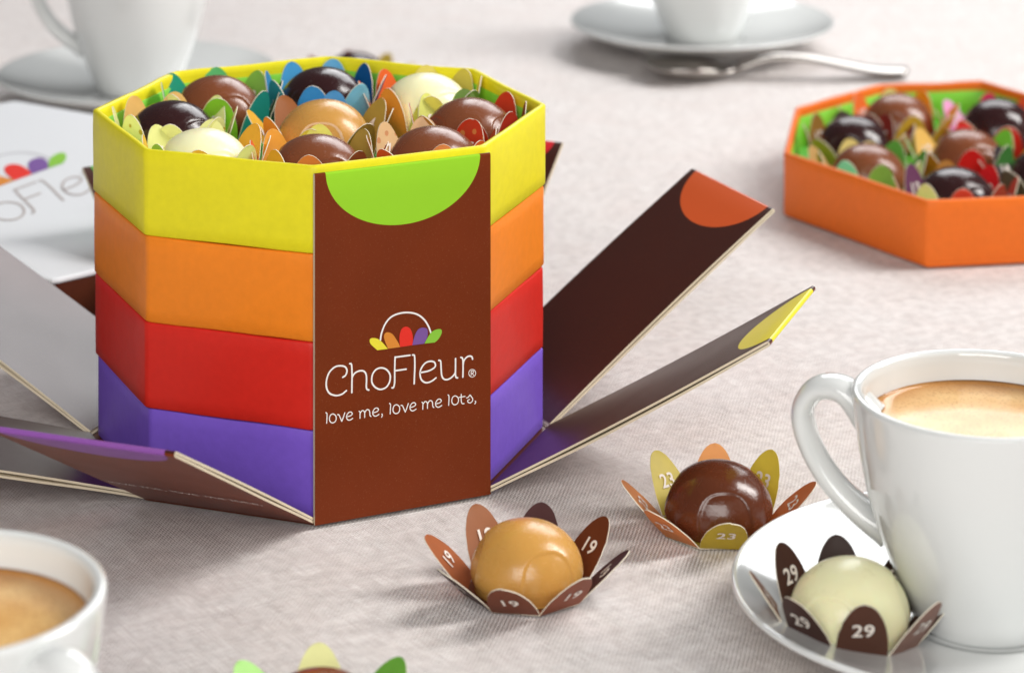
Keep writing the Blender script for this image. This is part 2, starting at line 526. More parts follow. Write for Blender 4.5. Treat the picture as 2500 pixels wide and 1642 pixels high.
TAGLINE = [[(-22.58,30.13),(-22.31,29.82),(-22.29,29.08),(-22.34,28.19),(-22.39,27.3)],[(-20.61,29.5),(-19.9,29.01),(-19.66,28.21),(-19.94,27.4),(-20.71,27.14),(-21.38,27.58),(-21.6,28.37),(-21.33,29.22),(-20.61,29.5)],[(-19.27,29.14),(-18.89,28.97),(-18.43,27.98),(-18.07,27.16)],[(-18.07,27.16),(-17.64,28.15),(-17.21,29.32)],[(-16.53,28.14),(-15.54,28.29),(-15.06,28.73),(-15.42,29.23),(-16.1,29.2),(-16.68,28.46),(-16.63,27.66),(-16.15,27.19),(-15.62,27.17),(-14.94,27.48)],[(-13.11,29.11),(-12.84,28.8),(-12.84,27.99),(-12.86,27.19)],[(-12.84,28.49),(-12.28,29.12),(-11.75,28.97),(-11.51,28.42),(-11.51,27.79),(-11.51,27.21)],[(-11.51,28.38),(-10.95,29.15),(-10.35,29.06),(-10.06,28.47),(-9.98,27.56),(-9.67,27.18)],[(-8.99,28.09),(-7.99,28.23),(-7.5,28.68),(-7.87,29.18),(-8.55,29.15),(-9.13,28.4),(-9.08,27.61),(-8.6,27.13),(-8.06,27.11),(-7.38,27.42)],[(-6.51,27.38),(-6.38,27.02),(-6.6,26.56)],[(-4.31,29.92),(-4.04,29.6),(-4.02,28.86),(-4.07,27.96),(-4.12,27.06)],[(-2.31,29.26),(-1.57,28.76),(-1.33,27.96),(-1.62,27.14),(-2.41,26.87),(-3.09,27.31),(-3.31,28.12),(-3.04,28.98),(-2.31,29.26)],[(-0.94,28.89),(-0.54,28.72),(-0.08,27.72),(0.29,26.9)],[(0.29,26.9),(0.73,27.9),(1.17,29.08)],[(1.84,27.91),(2.85,28.06),(3.34,28.51),(2.97,29.01),(2.28,28.98),(1.69,28.23),(1.74,27.43),(2.23,26.95),(2.77,26.93),(3.46,27.24)],[(5.16,28.83),(5.44,28.51),(5.44,27.69),(5.41,26.88)],[(5.44,28.19),(6.0,28.84),(6.55,28.69),(6.79,28.13),(6.79,27.49),(6.79,26.9)],[(6.79,28.08),(7.36,28.86),(7.98,28.77),(8.28,28.18),(8.35,27.26),(8.68,26.87)],[(9.37,27.77),(10.39,27.91),(10.88,28.36),(10.51,28.87),(9.82,28.84),(9.22,28.09),(9.27,27.28),(9.77,26.8),(10.31,26.79),(11.01,27.09)],[(12.85,29.69),(13.12,29.38),(13.15,28.62),(13.1,27.72),(13.05,26.81)],[(14.99,29.1),(15.74,28.6),(15.99,27.79),(15.69,26.97),(14.89,26.7),(14.2,27.14),(13.97,27.95),(14.24,28.82),(14.99,29.1)],[(16.79,29.25),(16.77,28.11),(16.82,27.3),(17.09,26.69),(17.64,26.61)],[(16.12,28.52),(16.99,28.53),(17.89,28.54)],[(18.37,28.05),(18.95,28.2),(19.37,28.69),(19.8,28.16),(20.2,27.56),(20.1,26.93),(19.5,26.54),(18.8,26.85),(18.75,27.36),(19.25,27.49)],[(20.95,26.8),(21.13,26.5),(20.85,26.08)]]
ARCH = [[(-6.95,47.22),(-6.58,49.16),(-5.48,51.49),(-3.77,53.07),(-1.33,53.69),(1.37,53.55),(3.83,52.72),(5.81,51.09),(7.17,48.97),(7.91,46.98)]]
LOGO_PETALS = [[(-7.85,44.69),(-9.62,46.43),(-10.06,47.39),(-9.86,48.04),(-9.01,48.14),(-7.68,47.69),(-6.34,46.53),(-4.75,44.62)],[(-4.7,44.65),(-5.61,46.77),(-5.92,48.17),(-5.48,49.01),(-4.51,49.03),(-3.41,48.38),(-2.43,47.0),(-1.57,45.53),(-1.21,44.62)],[(-1.21,44.62),(-1.4,46.41),(-1.33,47.98),(-0.72,49.48),(0.51,49.88),(1.74,49.15),(2.43,47.47),(2.53,45.86),(2.35,44.6)],[(2.35,44.62),(2.72,46.06),(3.34,47.68),(4.2,48.7),(5.44,48.94),(6.6,48.48),(6.92,47.41),(6.67,45.97),(5.81,44.55)],[(5.93,44.57),(6.79,45.95),(7.78,47.18),(9.02,47.81),(10.39,47.89),(11.01,47.42),(10.88,46.41),(10.02,45.17),(8.97,44.44)]]

def ribbon(strokes, width, z=0.0, flip=1.0, mapf=None):
    """flat strokes with round ends as one printed sheet"""
    V, F = [], []
    def put(p):
        q = mapf(p) if mapf else (flip * p[0], p[1])
        V.append((q[0], q[1], z))
        return len(V) - 1
    h = width / 2
    for s in strokes:
        z += 0.006 * (1 if z > 0 else -1)                  # each stroke of ink lies on the one before
        closed = (Vector(s[0]) - Vector(s[-1])).length < 0.02
        pts = spline(s[:-1] if closed else s, 5, closed)
        if closed: pts.append(pts[0])
        L, R = [], []
        for i, p in enumerate(pts):
            a = pts[i - 1] if i > 0 else (pts[-2] if closed else p)
            b = pts[i + 1] if i < len(pts) - 1 else (pts[1] if closed else p)
            d = (b - a)
            d = d.normalized() if d.length > 1e-9 else Vector((1, 0))
            nn = Vector((-d.y, d.x)) * h
            L.append(put(p + nn)); R.append(put(p - nn))
        for i in range(len(pts) - 1):
            F.append((L[i], R[i], R[i + 1], L[i + 1]))
        if not closed:
            for end, sgn, l, r in ((0, -1, L[0], R[0]), (-1, 1, L[-1], R[-1])):
                p = pts[end]
                d = (pts[1] - pts[0]) if end == 0 else (pts[-1] - pts[-2])
                d = d.normalized() * sgn
                nn = Vector((-d.y, d.x)) * h
                arc = [put(p + nn * math.cos(t) + d * h * math.sin(t)) for t in [math.pi * k / 6 for k in range(1, 6)]]
                F.append(tuple([l if sgn > 0 else r] + arc + [r if sgn > 0 else l]))
    return V, F

def sheet(outline, z=0.0, flip=1.0, mapf=None):
    pts = [outline[0]] + [tuple(p) for p in spline(outline, 4)[1:-1]] + [outline[-1]]
    V = []
    for p in pts:
        q = mapf(p) if mapf else (flip * p[0], p[1])
        V.append((q[0], q[1], z))
    return V, [tuple(range(len(V)))]

LOGO_RGB = [(240, 226, 60), (222, 140, 52), (232, 48, 36), (124, 86, 158), (140, 200, 62)]
LOGO_MATS = [solid('logo_print', c, 0.45, 0.4, noise=0.08) for c in LOGO_RGB]

# ------------------------------------------------------------------ wrapper: octagonal base with eight fold-down flaps
def sharpen(bm):
    for e in bm.edges:
        if len({f.material_index for f in e.link_faces}) > 1:
            e.smooth = False

FLAP_L, FLAP_W = 93.6, 50.6
def flap_mesh(L, W, gap=0.25, bow=0.3, seed=0):
    """one card folded double at its tip; cut edges show the raw card"""
    th = 0.62
    cl = []                                            # centre line (y, z) of the folded card
    nseg = 14
    for k in range(nseg + 1):
        t = k / nseg
        g = gap * (0.4 + 1.1 * math.sin(math.pi * t) ** 2 * (1 + 0.3 * math.sin(7 * t + seed)))
        cl.append((t * (L - 0.8), -th * 1.5 - g + bow * math.sin(math.pi * t)))
    z1 = cl[-1][1]
    z0 = -th * 0.5
    mid, rr = (z0 + z1) / 2, (z0 - z1) / 2
    for a in (-60, -25, 25, 60):
        cl.append((L - 0.8 + rr * math.cos(math.radians(a)), mid + rr * math.sin(math.radians(a))))
    for k in range(nseg + 1):
        t = 1 - k / nseg
        cl.append((t * (L - 0.8) + (0.8 if k == nseg else 0), z0 + bow * math.sin(math.pi * t)))
    n = len(cl)
    outer, inner = [], []
    for i in range(n):
        a, b = Vector(cl[max(0, i - 1)]), Vector(cl[min(n - 1, i + 1)])
        d = (b - a).normalized()
        nn = Vector((d.y, -d.x)) * th / 2
        outer.append(Vector(cl[i]) + nn)
        inner.append(Vector(cl[i]) - nn)
    V, F, M, SM = [], [], [], []
    xs = [-W / 2, -W / 6, W / 6, W / 2]
    for x in xs:
        for q in outer: V.append((x, q.x, q.y))
        for q in inner: V.append((x, q.x, q.y))
    c = 2 * n
    for s in range(3):
        for i in range(n - 1):
            F.append((s * c + i, s * c + i + 1, (s + 1) * c + i + 1, (s + 1) * c + i)); M.append(0); SM.append(True)
            F.append((s * c + n + i, (s + 1) * c + n + i, (s + 1) * c + n + i + 1, s * c + n + i + 1)); M.append(1); SM.append(False)
        for i in (0, n - 1):
            F.append((s * c + i, (s + 1) * c + i, (s + 1) * c + n + i, s * c + n + i)); M.append(1); SM.append(False)
    for s in (0, 3):
        for i in range(n - 1):
            F.append((s * c + i, s * c + n + i, s * c + n + i + 1, s * c + i + 1)); M.append(1); SM.append(False)
    me = make_mesh('flap', V, F, M, smooth_idx=SM)
    bm = bmesh.new(); bm.from_mesh(me)
    bmesh.ops.recalc_face_normals(bm, faces=bm.faces)
    sharpen(bm)
    bm.to_mesh(me); bm.free()
    return me

def frame(phi, theta, hinge, twist=0.0):
    """local y runs from hinge to tip, local z is the inner face"""
    y = Vector((math.cos(phi) * math.cos(theta), math.sin(phi) * math.cos(theta), math.sin(theta)))
    z = Vector((-math.cos(phi) * math.sin(theta), -math.sin(phi) * math.sin(theta), math.cos(theta)))
    x = y.cross(z)
    m = Matrix(((x.x, y.x, z.x, hinge[0] * S), (x.y, y.y, z.y, hinge[1] * S), (x.z, y.z, z.z, hinge[2] * S), (0, 0, 0, 1)))
    return m @ Matrix.Rotation(twist, 4, 'Z')

wrap = thing('wrapper_box', (0, 0, 0), 0, 'brown fold-down wrapper with eight flaps opened round the tray stack', 'box')
BROWN = paper('brown_card', (88, 42, 24), rough=0.32, mottle=0.08)
Vb = [(x, y, 0.1) for x, y in scaled(OCT, 1.012)] + [(x, y, 1.0) for x, y in scaled(OCT, 1.012)]
Fb = [tuple(range(7, -1, -1)), tuple(range(8, 16))] + [(i, (i + 1) % 8, 8 + (i + 1) % 8, 8 + i) for i in range(8)]
place('base', make_mesh('wrapper_base', Vb, Fb), [BROWN], wrap)
# (outward azimuth, angle above the table, tip colour, twist, description)
FLAPS = [
    (-90, 90.0, (150, 208, 48), 0.0, 'upright flap with lime tip and white lettering'),
    (-45, 31.8, (232, 220, 44), 0.0, 'lowered flap with yellow tip'),
    (0, 35.6, (206, 88, 36), 0.0, 'lowered flap with rust orange tip'),
    (45, 34.6, (206, 22, 38), -0.02, 'lowered flap with red tip'),
    (90, 30.0, (96, 180, 70), 0.06, None),
    (135, 28.8, (110, 60, 150), 0.0, 'lowered flap shining pale grey in the light'),
    (180, 16.5, (206, 88, 36), 0.0, None),
    (-135, 29.6, (140, 84, 164), 0.0, 'lowered flap with purple tip and slogan'),
]
flap_objs = []
for i, (az, th, tip, tw, lab) in enumerate(FLAPS):
    phi = math.radians(az)
    me = flap_mesh(FLAP_L, FLAP_W + (0.8 if i == 0 else 0), gap=0.05 if i == 0 else (0.35 if i == 7 else 0.5), bow=0.0 if i == 0 else (0.25 if i == 7 else (0.9, -0.6, 0.7)[i % 3]), seed=i)
    off = B_ + (0.95 if i == 0 else 0.6)
    hinge = (math.cos(phi) * off, math.sin(phi) * off, 0.9 if i == 0 else 1.9)
    if i == 0: hinge = (0, -(B_ + 0.75), 0.5)
    o = place('flap', me, [flap_card('flap_card', tip, FLAP_L), CREAM_EDGE], wrap, frame(phi, math.radians(th), hinge, tw))
    if lab: o['label'] = lab
    flap_objs.append(o)

FRONT_Z = -1.39                                        # just proud of the outer face
def lettering(parent, with_logo, dz, zz, slogan=True):
    sub = lambda p: (-p[0], p[1] + dz)
    if with_logo:
        V, F = ribbon(WORD, 0.45, zz, mapf=sub)
        place('lettering', make_mesh('brand_lettering', V, F), [PRINT_WHITE], parent)
        V, F = ribbon(REGISTERED, 0.2, zz, mapf=sub)
        place('registered_mark', make_mesh('registered_mark', V, F), [PRINT_WHITE], parent)
        V, F = ribbon(ARCH, 0.46, zz, mapf=sub)
        place('logo_arch', make_mesh('logo_arch', V, F), [PRINT_WHITE], parent)
        for k, pt in enumerate(LOGO_PETALS):
            V, F = sheet(pt, zz - 0.03 - 0.01 * k, mapf=sub)
            place('logo_petal', make_mesh('logo_petal', V, F), [LOGO_MATS[k]], parent)
    if slogan:
        V, F = ribbon(TAGLINE, 0.28, zz, mapf=sub)
        place('slogan', make_mesh('slogan', V, F), [PRINT_WHITE], parent)
lettering(flap_objs[0], True, -0.5, FRONT_Z)
lettering(flap_objs[7], False, 0.0, -1.60)

# ------------------------------------------------------------------ closed gift box at the left
def build_gift_box():
    C = Vector((-27.0, 219.0))
    P = [(-52, 101), (40, 127), (75, 200), (41, 269), (-2, 337), (-94, 311), (-129, 238), (-95, 169)]
    P = [(x - C.x, y - C.y) for x, y in P]
    t = thing('gift_box', (C.x, C.y, 0.1), 0, 'closed octagonal box with white printed lid and brown sides behind the stack', 'box')
    V, F = loft(P, [(3, 0), (0.3, 0.05), (0, 0.6), (0, 12), (0, 22.2), (1.0, 22.3), (40, 22.3)], r=2, seed=3)
    place('wall', make_mesh('gift_box_wall', V, F, smooth=False), [BROWN], t)
    V, F = loft(P, [(1.5, 22.35), (-0.3, 22.35), (-0.5, 22.9), (-0.3, 23.6), (0.6, 23.9), (30, 23.9)], r=2, seed=4)
    n = len(V); m = n // 6
    F.append(tuple(range(n - m, n)))
    place('lid', make_mesh('gift_box_lid', V, F), [paper('white_lid_paper', (226, 228, 232), rough=0.45, mottle=0.02)], t)
    o = Vector((-36.0, 194.4)) - C
    mp = lambda p: (o.x + 2.16 * (p[0] + 2.55), o.y + 1.568 * (p[0] + 2.55) + 3.684 * (p[1] - 38.43))
    V, F = ribbon(WORD, 0.5, 24.0, mapf=mp)
    place('lettering', make_mesh('lid_lettering', V, F), [PRINT_BROWN], t)
    V, F = ribbon(ARCH, 0.5, 24.0, mapf=mp)
    place('logo_arch', make_mesh('lid_arch', V, F), [solid('pale_print', (196, 196, 200), 0.5)], t)
    for k, pt in enumerate(LOGO_PETALS):
        V, F = sheet(pt, 24.04 + 0.02 * k, mapf=mp)
        place('logo_petal', make_mesh('lid_petal', V, F), [LOGO_MATS[k]], t)
build_gift_box()

# ------------------------------------------------------------------ bonbons
def bonbon_mesh(seed, facets):
    """moulded dome: slightly drawn-in foot, round top, arched flats pressed into its sides"""
    rnd = random.Random(seed)
    R, H, z0 = 13.75, 17.4, 4.6
    prof = [(0, 0.0), (11.6, 0.0), (12.3, 0.25), (12.7, 0.9), (13.2, 2.4), (13.6, 3.6)]
    for k in range(0, 23):
        a = math.pi / 2 * k / 22
        prof.append((R * math.cos(a) ** 0.96 if k < 22 else 0.0, z0 + (H - z0) * math.sin(a)))
    dense = []
    for i in range(len(prof) - 1):
        steps = (3 if i < 16 else 2) if i > 1 else 1
        for s in range(steps):
            t = s / steps
            dense.append((prof[i][0] * (1 - t) + prof[i + 1][0] * t, prof[i][1] * (1 - t) + prof[i + 1][1] * t))
    dense.append(prof[-1])
    n = 176
    V, F = [], []
    m = len(dense)
    for k in range(n):
        a = 2 * math.pi * k / n
        for r, z in dense:
            x, y = r * math.cos(a), r * math.sin(a)
            for az in facets:
                da = math.atan2(math.sin(a - az), math.cos(a - az))
                if abs(da) > 1.2: continue
                tx = r * math.sin(da)
                zz = z - 2.5
                s = 1 - (abs(tx) / 6.9) ** 2.6 - (max(0.0, zz - 2.5) / 8.6) ** 2.3
                if s <= 0 or z < 0.3: continue
                kk = min(1.0, s / 0.22)
                kk = kk * kk * (3 - 2 * kk)
                e = kk * 0.48
                x, y = x - math.cos(az) * e, y - math.sin(az) * e
            V.append((x, y, z))
    for k in range(n):
        for j in range(m - 1):
            F.append((k * m + j, ((k + 1) % n) * m + j, ((k + 1) % n) * m + j + 1, k * m + j + 1))
    me = make_mesh('bonbon', V, F, smooth=True)
    bm = bmesh.new(); bm.from_mesh(me)
    bmesh.ops.remove_doubles(bm, verts=bm.verts, dist=1e-6)
    bmesh.ops.recalc_face_normals(bm, faces=bm.faces)
    bm.to_mesh(me); bm.free()
    return me

D = math.radians
BON = bonbon_mesh(1, [D(0), D(120), D(-120)])
FRONT_AZ = math.atan2(-FORWARD.y, -FORWARD.x)          # from a thing towards the camera

def bonbon(loc, kind, face_deg, label, group, tilt=None):
    o = place('bonbon', BON, [CHOC[kind]])
    o.location = Vector(loc) * S
    o.rotation_euler = (0, 0, FRONT_AZ + D(face_deg))
    if tilt: o.rotation_euler = (tilt[0], tilt[1], FRONT_AZ + D(face_deg))
    o.scale = (1.05, 1.05, 0.955)
    return tag(o, label, 'bonbon', group)

# ------------------------------------------------------------------ paper flowers that hold the bonbons
PS, PL = 11.9, 16.6
PA = PS * (1 + math.sqrt(2)) / 2
def petal_mesh(curl, seed):
    """one folded-up paper petal, 0.35 thick; faces coloured, cut edge raw"""
    rows, cols, th = 12, 4, 0.26
    rnd = random.Random(seed)
    V, F, M, SM = [], [], [], []
    for side in (0, 1):
        for j in range(rows + 1):
            t = 1 - (1 - j / rows) ** 1.6
            if t < 0.16: w = PS / 2 * (1 + 0.15 * t)
            else: w = PS / 2 * 1.024 * math.sqrt(max(0.0, 1 - ((t - 0.16) / 0.84) ** 1.85))
            w = max(w, 0.12)
            for c in range(cols + 1):
                u = (c / cols * 2 - 1)
                x = w * u
                y = PL * t
                z = -curl * (t ** 2) * PL * 0.22 + 0.45 * u * u * math.sin(math.pi * min(1, t)) * 0.5
                x += 0.14 * hash_noise(j * 0.9, u * 2, seed)
                z += 0.22 * t * hash_noise(j * 0.35, u, seed + 9)
                V.append((x, y, z - th * side))
    n1 = (rows + 1) * (cols + 1)
    def idx(s, j, c): return s * n1 + j * (cols + 1) + c
    for j in range(rows):
        for c in range(cols):
            F.append((idx(0, j, c), idx(0, j, c + 1), idx(0, j + 1, c + 1), idx(0, j + 1, c))); M.append(0); SM.append(True)
            F.append((idx(1, j, c), idx(1, j + 1, c), idx(1, j + 1, c + 1), idx(1, j, c + 1))); M.append(0); SM.append(True)
    for j in range(rows):
        for c, o in ((0, 0), (cols, 1)):
            F.append((idx(0, j, c), idx(0, j + 1, c), idx(1, j + 1, c), idx(1, j, c))); M.append(1); SM.append(False)
    for c in range(cols):
        for j in (0, rows):
            F.append((idx(0, j, c), idx(1, j, c), idx(1, j, c + 1), idx(0, j, c + 1))); M.append(1); SM.append(False)
    me = make_mesh('petal', V, F, M, smooth_idx=SM)
    bm = bmesh.new(); bm.from_mesh(me)
    bmesh.ops.recalc_face_normals(bm, faces=bm.faces)
    sharpen(bm)
    bm.to_mesh(me); bm.free()
    return me
PETALS = [petal_mesh(0.0, 1), petal_mesh(0.25, 2), petal_mesh(-0.2, 3)]

def base_mesh():
    R = PA / math.cos(math.pi / 8)
    V = []
    for z in (0.0, 0.34):
        for k in range(8):
            a = math.pi / 8 + k * math.pi / 4
            V.append((R * math.cos(a), R * math.sin(a), z))
    F = [tuple(range(7, -1, -1)), tuple(range(8, 16))] + [(k, (k + 1) % 8, 8 + (k + 1) % 8, 8 + k) for k in range(8)]
    return make_mesh('flower_base', V, F, [0, 0] + [1] * 8)
FLOWER_BASE = base_mesh()

NUMBERS = {}
def number_mesh(txt):
    if txt not in NUMBERS:
        cu = bpy.data.curves.new('number_curve', 'FONT')
        cu.body = txt
        cu.size = 5.2 * S
        cu.align_x = 'CENTER'
        cu.offset = 0.09 * S
        cu.space_character = 1.05
        cu.resolution_u = 4
        tmp = bpy.data.objects.new('number_tmp', cu)
        link(tmp)
        dg = bpy.context.evaluated_depsgraph_get()
        me = bpy.data.meshes.new_from_object(tmp.evaluated_get(dg))
        bpy.data.objects.remove(tmp)
        NUMBERS[txt] = me
    return NUMBERS[txt]

def flower(loc, turn_deg, leans, colors, txt, label, group, outside=False, inside=True, tilt=(0, 0), seed=0, base_rgb=None, shift=0.0, scale=1.0, centre=None, wall_lean=8):
    rnd = random.Random(seed)
    t = thing('paper_flower', loc, 0, label, 'paper cup', group)
    t.rotation_euler = (tilt[0], tilt[1], 0)
    t.scale = (scale, scale, scale)
    base_rgb = base_rgb or (colors[0] if not isinstance(colors[0][0], tuple) else colors[0][0])
    place('base', FLOWER_BASE, [petal_paper(base_rgb), PAPER_EDGE], t, Matrix.Rotation(FRONT_AZ + D(turn_deg), 4, 'Z'))
    for i in range(8):
        az = FRONT_AZ + D(turn_deg + 45 * i)
        lean = leans[i] if isinstance(leans, (list, tuple)) else leans + rnd.uniform(-4, 4)
        if centre is not None:                              # petals against the tray wall stand straighter
            o = Vector((loc[0] - centre[0], loc[1] - centre[1]))
            if o.length > 5 and o.normalized().dot(Vector((math.cos(az), math.sin(az)))) > 0.45:
                lean = wall_lean + rnd.uniform(-3, 2)
        c = colors[i % len(colors)]
        mat = petal_paper(c[0], c[1]) if isinstance(c[0], tuple) else petal_paper(c)
        kind = rnd.choice([0, 1, 2])
        hinge = (math.cos(az) * (PA - 0.05), math.sin(az) * (PA - 0.05), 0.3)
        p = place('petal', PETALS[kind], [mat, PAPER_EDGE], t, frame(az, D(90 - lean), hinge, D(rnd.uniform(-5, 5))))
        if not txt: continue
        curl = (0.0, 0.25, -0.2)[kind]
        y0 = 6.6 + shift
        dz = -curl * ((y0 + 1.8) / PL) ** 2 * PL * 0.22
        slope = -curl * 2 * (y0 + 1.8) / PL * 0.22
        if inside:
            place('number', number_mesh(txt), [NUMBER_INK], p,
                  Matrix.Translation((0, y0 * S, (dz - 1.8 * slope + 0.30) * S)) @ Matrix.Rotation(math.atan(slope), 4, 'X'))
        if outside:
            place('number', number_mesh(txt), [NUMBER_INK], p,
                  Matrix.Translation((0, y0 * S, (dz - 1.8 * slope - 0.42) * S)) @ Matrix.Rotation(math.atan(slope), 4, 'X') @ Matrix.Rotation(math.pi, 4, 'Y'))
    return t

# petal order: front, front right, right, back right, back, back left, left, front left (as the camera sees it)
# --- loose ones on the cloth
flower((8.1, -122.2, 0.15), -10, [51, 47, 46, 42, 44, 34, 40, 47],
       [(124, 70, 48), (146, 82, 56), (78, 44, 44), (112, 58, 32), (84, 54, 54), (162, 108, 76), (172, 100, 58), (78, 52, 52)],
       '19', 'brown paper flower numbered 19 open on the cloth', 'loose paper flowers', outside=True, seed=19)
bonbon((8.1, -122.2, 0.55), 'caramel', 26, 'glossy caramel coloured bonbon in the flower numbered 19', 'loose bonbons')
flower((71.5, -107.9, 0.15), 0, [44, 56, 42, 30, 40, 32, 46, 47],
       [(186, 166, 58), (206, 142, 84), (190, 116, 66), (204, 188, 78), (236, 166, 106), (208, 194, 104), (206, 142, 88), (198, 132, 72)],
       '23', 'yellow and orange paper flower numbered 23 near the saucer', 'loose paper flowers', outside=True, seed=23)
bonbon((71.5, -107.9, 0.55), 'brown', 4, 'dark brown bonbon in the yellow and orange flower numbered 23', 'loose bonbons')
flower((60.9, -190.8, 6.6), 2, [28, 34, 38, 24, 22, 26, 42, 32],
       [(92, 60, 48), (150, 116, 104), (84, 58, 48), (56, 36, 28), (54, 36, 30), (82, 54, 44), (150, 110, 90), (78, 52, 46)],
       '29', 'dark brown paper flower numbered 29 on the saucer', 'loose paper flowers', outside=True, tilt=(D(0), D(4)), seed=29, shift=0.6)
bonbon((60.9, -190.8, 7.1), 'white', -30, 'white chocolate bonbon in the dark flower on the saucer', 'loose bonbons', tilt=(0, D(4)))
flower((-69.2, -179.3, 0.15), 3, [44, 44, 44, 44, 42, 40, 44, 44],
       [(110, 160, 70), (150, 196, 110), (116, 168, 72), (112, 168, 66), (240, 230, 168), (178, 224, 140), (150, 200, 110), (120, 170, 80)],
       '', 'green and cream paper flower cut off by the bottom edge', 'loose paper flowers', seed=31)
bonbon((-69.2, -179.3, 0.55), 'milk', 60, 'milk chocolate bonbon cut off by the bottom edge', 'loose bonbons')
flower((165.0, 387.7, 0.15), 10, 46, [(150, 110, 50), (190, 160, 70), (196, 170, 60), (196, 176, 80), (120, 60, 40), (120, 60, 40), (214, 110, 70), (180, 90, 60)],
       '', 'blurred orange and yellow paper flower far behind the stack', 'loose paper flowers', seed=33)
bonbon((165.0, 387.7, 0.55), 'dark', 0, 'blurred dark bonbon peeking over the stack\'s back rim', 'loose bonbons')

# --- nine in the yellow tray
ZT = BASE_Z + 3 * STEP + 7.95
TRAY = 'bonbons in the yellow tray'
TRAYF = 'paper flowers in the yellow tray'
CR, PE, OD, RD = (238, 226, 158), (240, 184, 112), (214, 116, 52), (178, 62, 34)
IN_TRAY = [
    # x, y, choc, facing, turn, lean, number, colours, words for the bonbon, words for the flower
    (-17.6, 42.0, 'milk', 150, 8, 9, '3', [(150, 200, 60), (40, 150, 140), (40, 110, 66), (140, 184, 84), (92, 186, 112), (24, 150, 120), (60, 170, 120), ((240, 230, 160), (226, 196, 60))],
     'milk chocolate bonbon at the back left of the yellow tray', 'green and teal paper flower at the back left of the yellow tray'),
    (15.6, 39.0, 'dark', -20, -6, 10, '2', [(70, 150, 200), (140, 200, 226), (20, 84, 140), (20, 90, 146), (110, 180, 216), (74, 156, 204), (60, 140, 190), (40, 140, 150)],
     'dark bonbon in the blue flower at the back of the yellow tray', 'blue paper flower at the back of the yellow tray'),
    (41.0, 18.4, 'white', 160, 4, 9, '1', [(214, 208, 110), (118, 150, 60), (232, 200, 84), (196, 184, 84), (232, 208, 110), (222, 104, 44), (224, 110, 50), (208, 150, 60)],
     'white bonbon at the back right of the yellow tray', 'yellow and orange paper flower at the back right of the yellow tray'),
    (-39.6, 17.6, 'dark', 170, 6, 10, '5', [(CR, (226, 196, 70)), (CR, (226, 196, 70)), (CR, (226, 196, 70)), (CR, (226, 196, 70)), (PE, (246, 220, 180)), (PE, (246, 220, 180)), (CR, (214, 190, 80)), (CR, (214, 190, 80))],
     'dark bonbon at the left of the yellow tray', 'cream paper flower with yellow dots at the left of the yellow tray'),
    (1.0, 0.2, 'caramel', 120, -5, 17, '4', [(216, 200, 90), (160, 132, 60), (176, 140, 56), (178, 152, 70), (70, 150, 200), (158, 96, 50), (228, 176, 52), (214, 150, 60)],
     'caramel bonbon at the centre of the yellow tray', 'gold and olive paper flower at the centre of the yellow tray'),
    (40.2, -15.9, 'milk', 180, 4, 9, '9', [((190, 64, 36), (226, 150, 80)), (176, 50, 36), (160, 84, 44), (192, 62, 36), (118, 150, 62), (212, 214, 120), (196, 68, 38), (176, 132, 56)],
     'milk bonbon at the right of the yellow tray', 'red and lime paper flower at the right of the yellow tray'),
    (-41.8, -16.9, 'white', 150, 2, 10, '6', [(206, 170, 60), (236, 230, 150), (226, 190, 70), (214, 170, 60), (242, 230, 156), (240, 226, 150), (228, 186, 70), (150, 180, 80)],
     'white bonbon at the front left of the yellow tray', 'pale yellow paper flower at the front left of the yellow tray'),
    (-15.5, -36.4, 'milk', 24, 0, 10, '8', [(206, 128, 66), (140, 70, 40), (180, 64, 34), (172, 146, 70), (232, 216, 104), (220, 160, 60), (228, 112, 60), (208, 160, 54)],
     'milk bonbon with a pressed oval at the front of the yellow tray', 'orange and yellow paper flower at the front of the yellow tray'),
    (17.4, -41.6, 'milk', 140, 8, 9, '7', [((232, 150, 90), (246, 214, 170)), ((208, 104, 50), (240, 190, 120)), ((190, 90, 44), (226, 160, 90)), ((190, 64, 36), (226, 150, 80)), (240, 186, 142), ((240, 190, 144), (230, 170, 120)), ((212, 108, 48), (240, 190, 120)), ((200, 96, 46), (240, 190, 120))],
     'milk bonbon at the front right of the yellow tray', 'orange paper flower with pale dots at the front right of the yellow tray'),
]
for k, (x, y, ch, face, turn, lean, num, cols, wb, wf) in enumerate(IN_TRAY):
    flower((x, y, ZT), turn, lean + 9, cols, num, wf, TRAYF, seed=50 + k, scale=0.97, centre=(0, 0), wall_lean=10)
    bonbon((x, y, ZT + 0.38), ch, face, wb, TRAY).scale = (1.0, 1.0, 0.96)

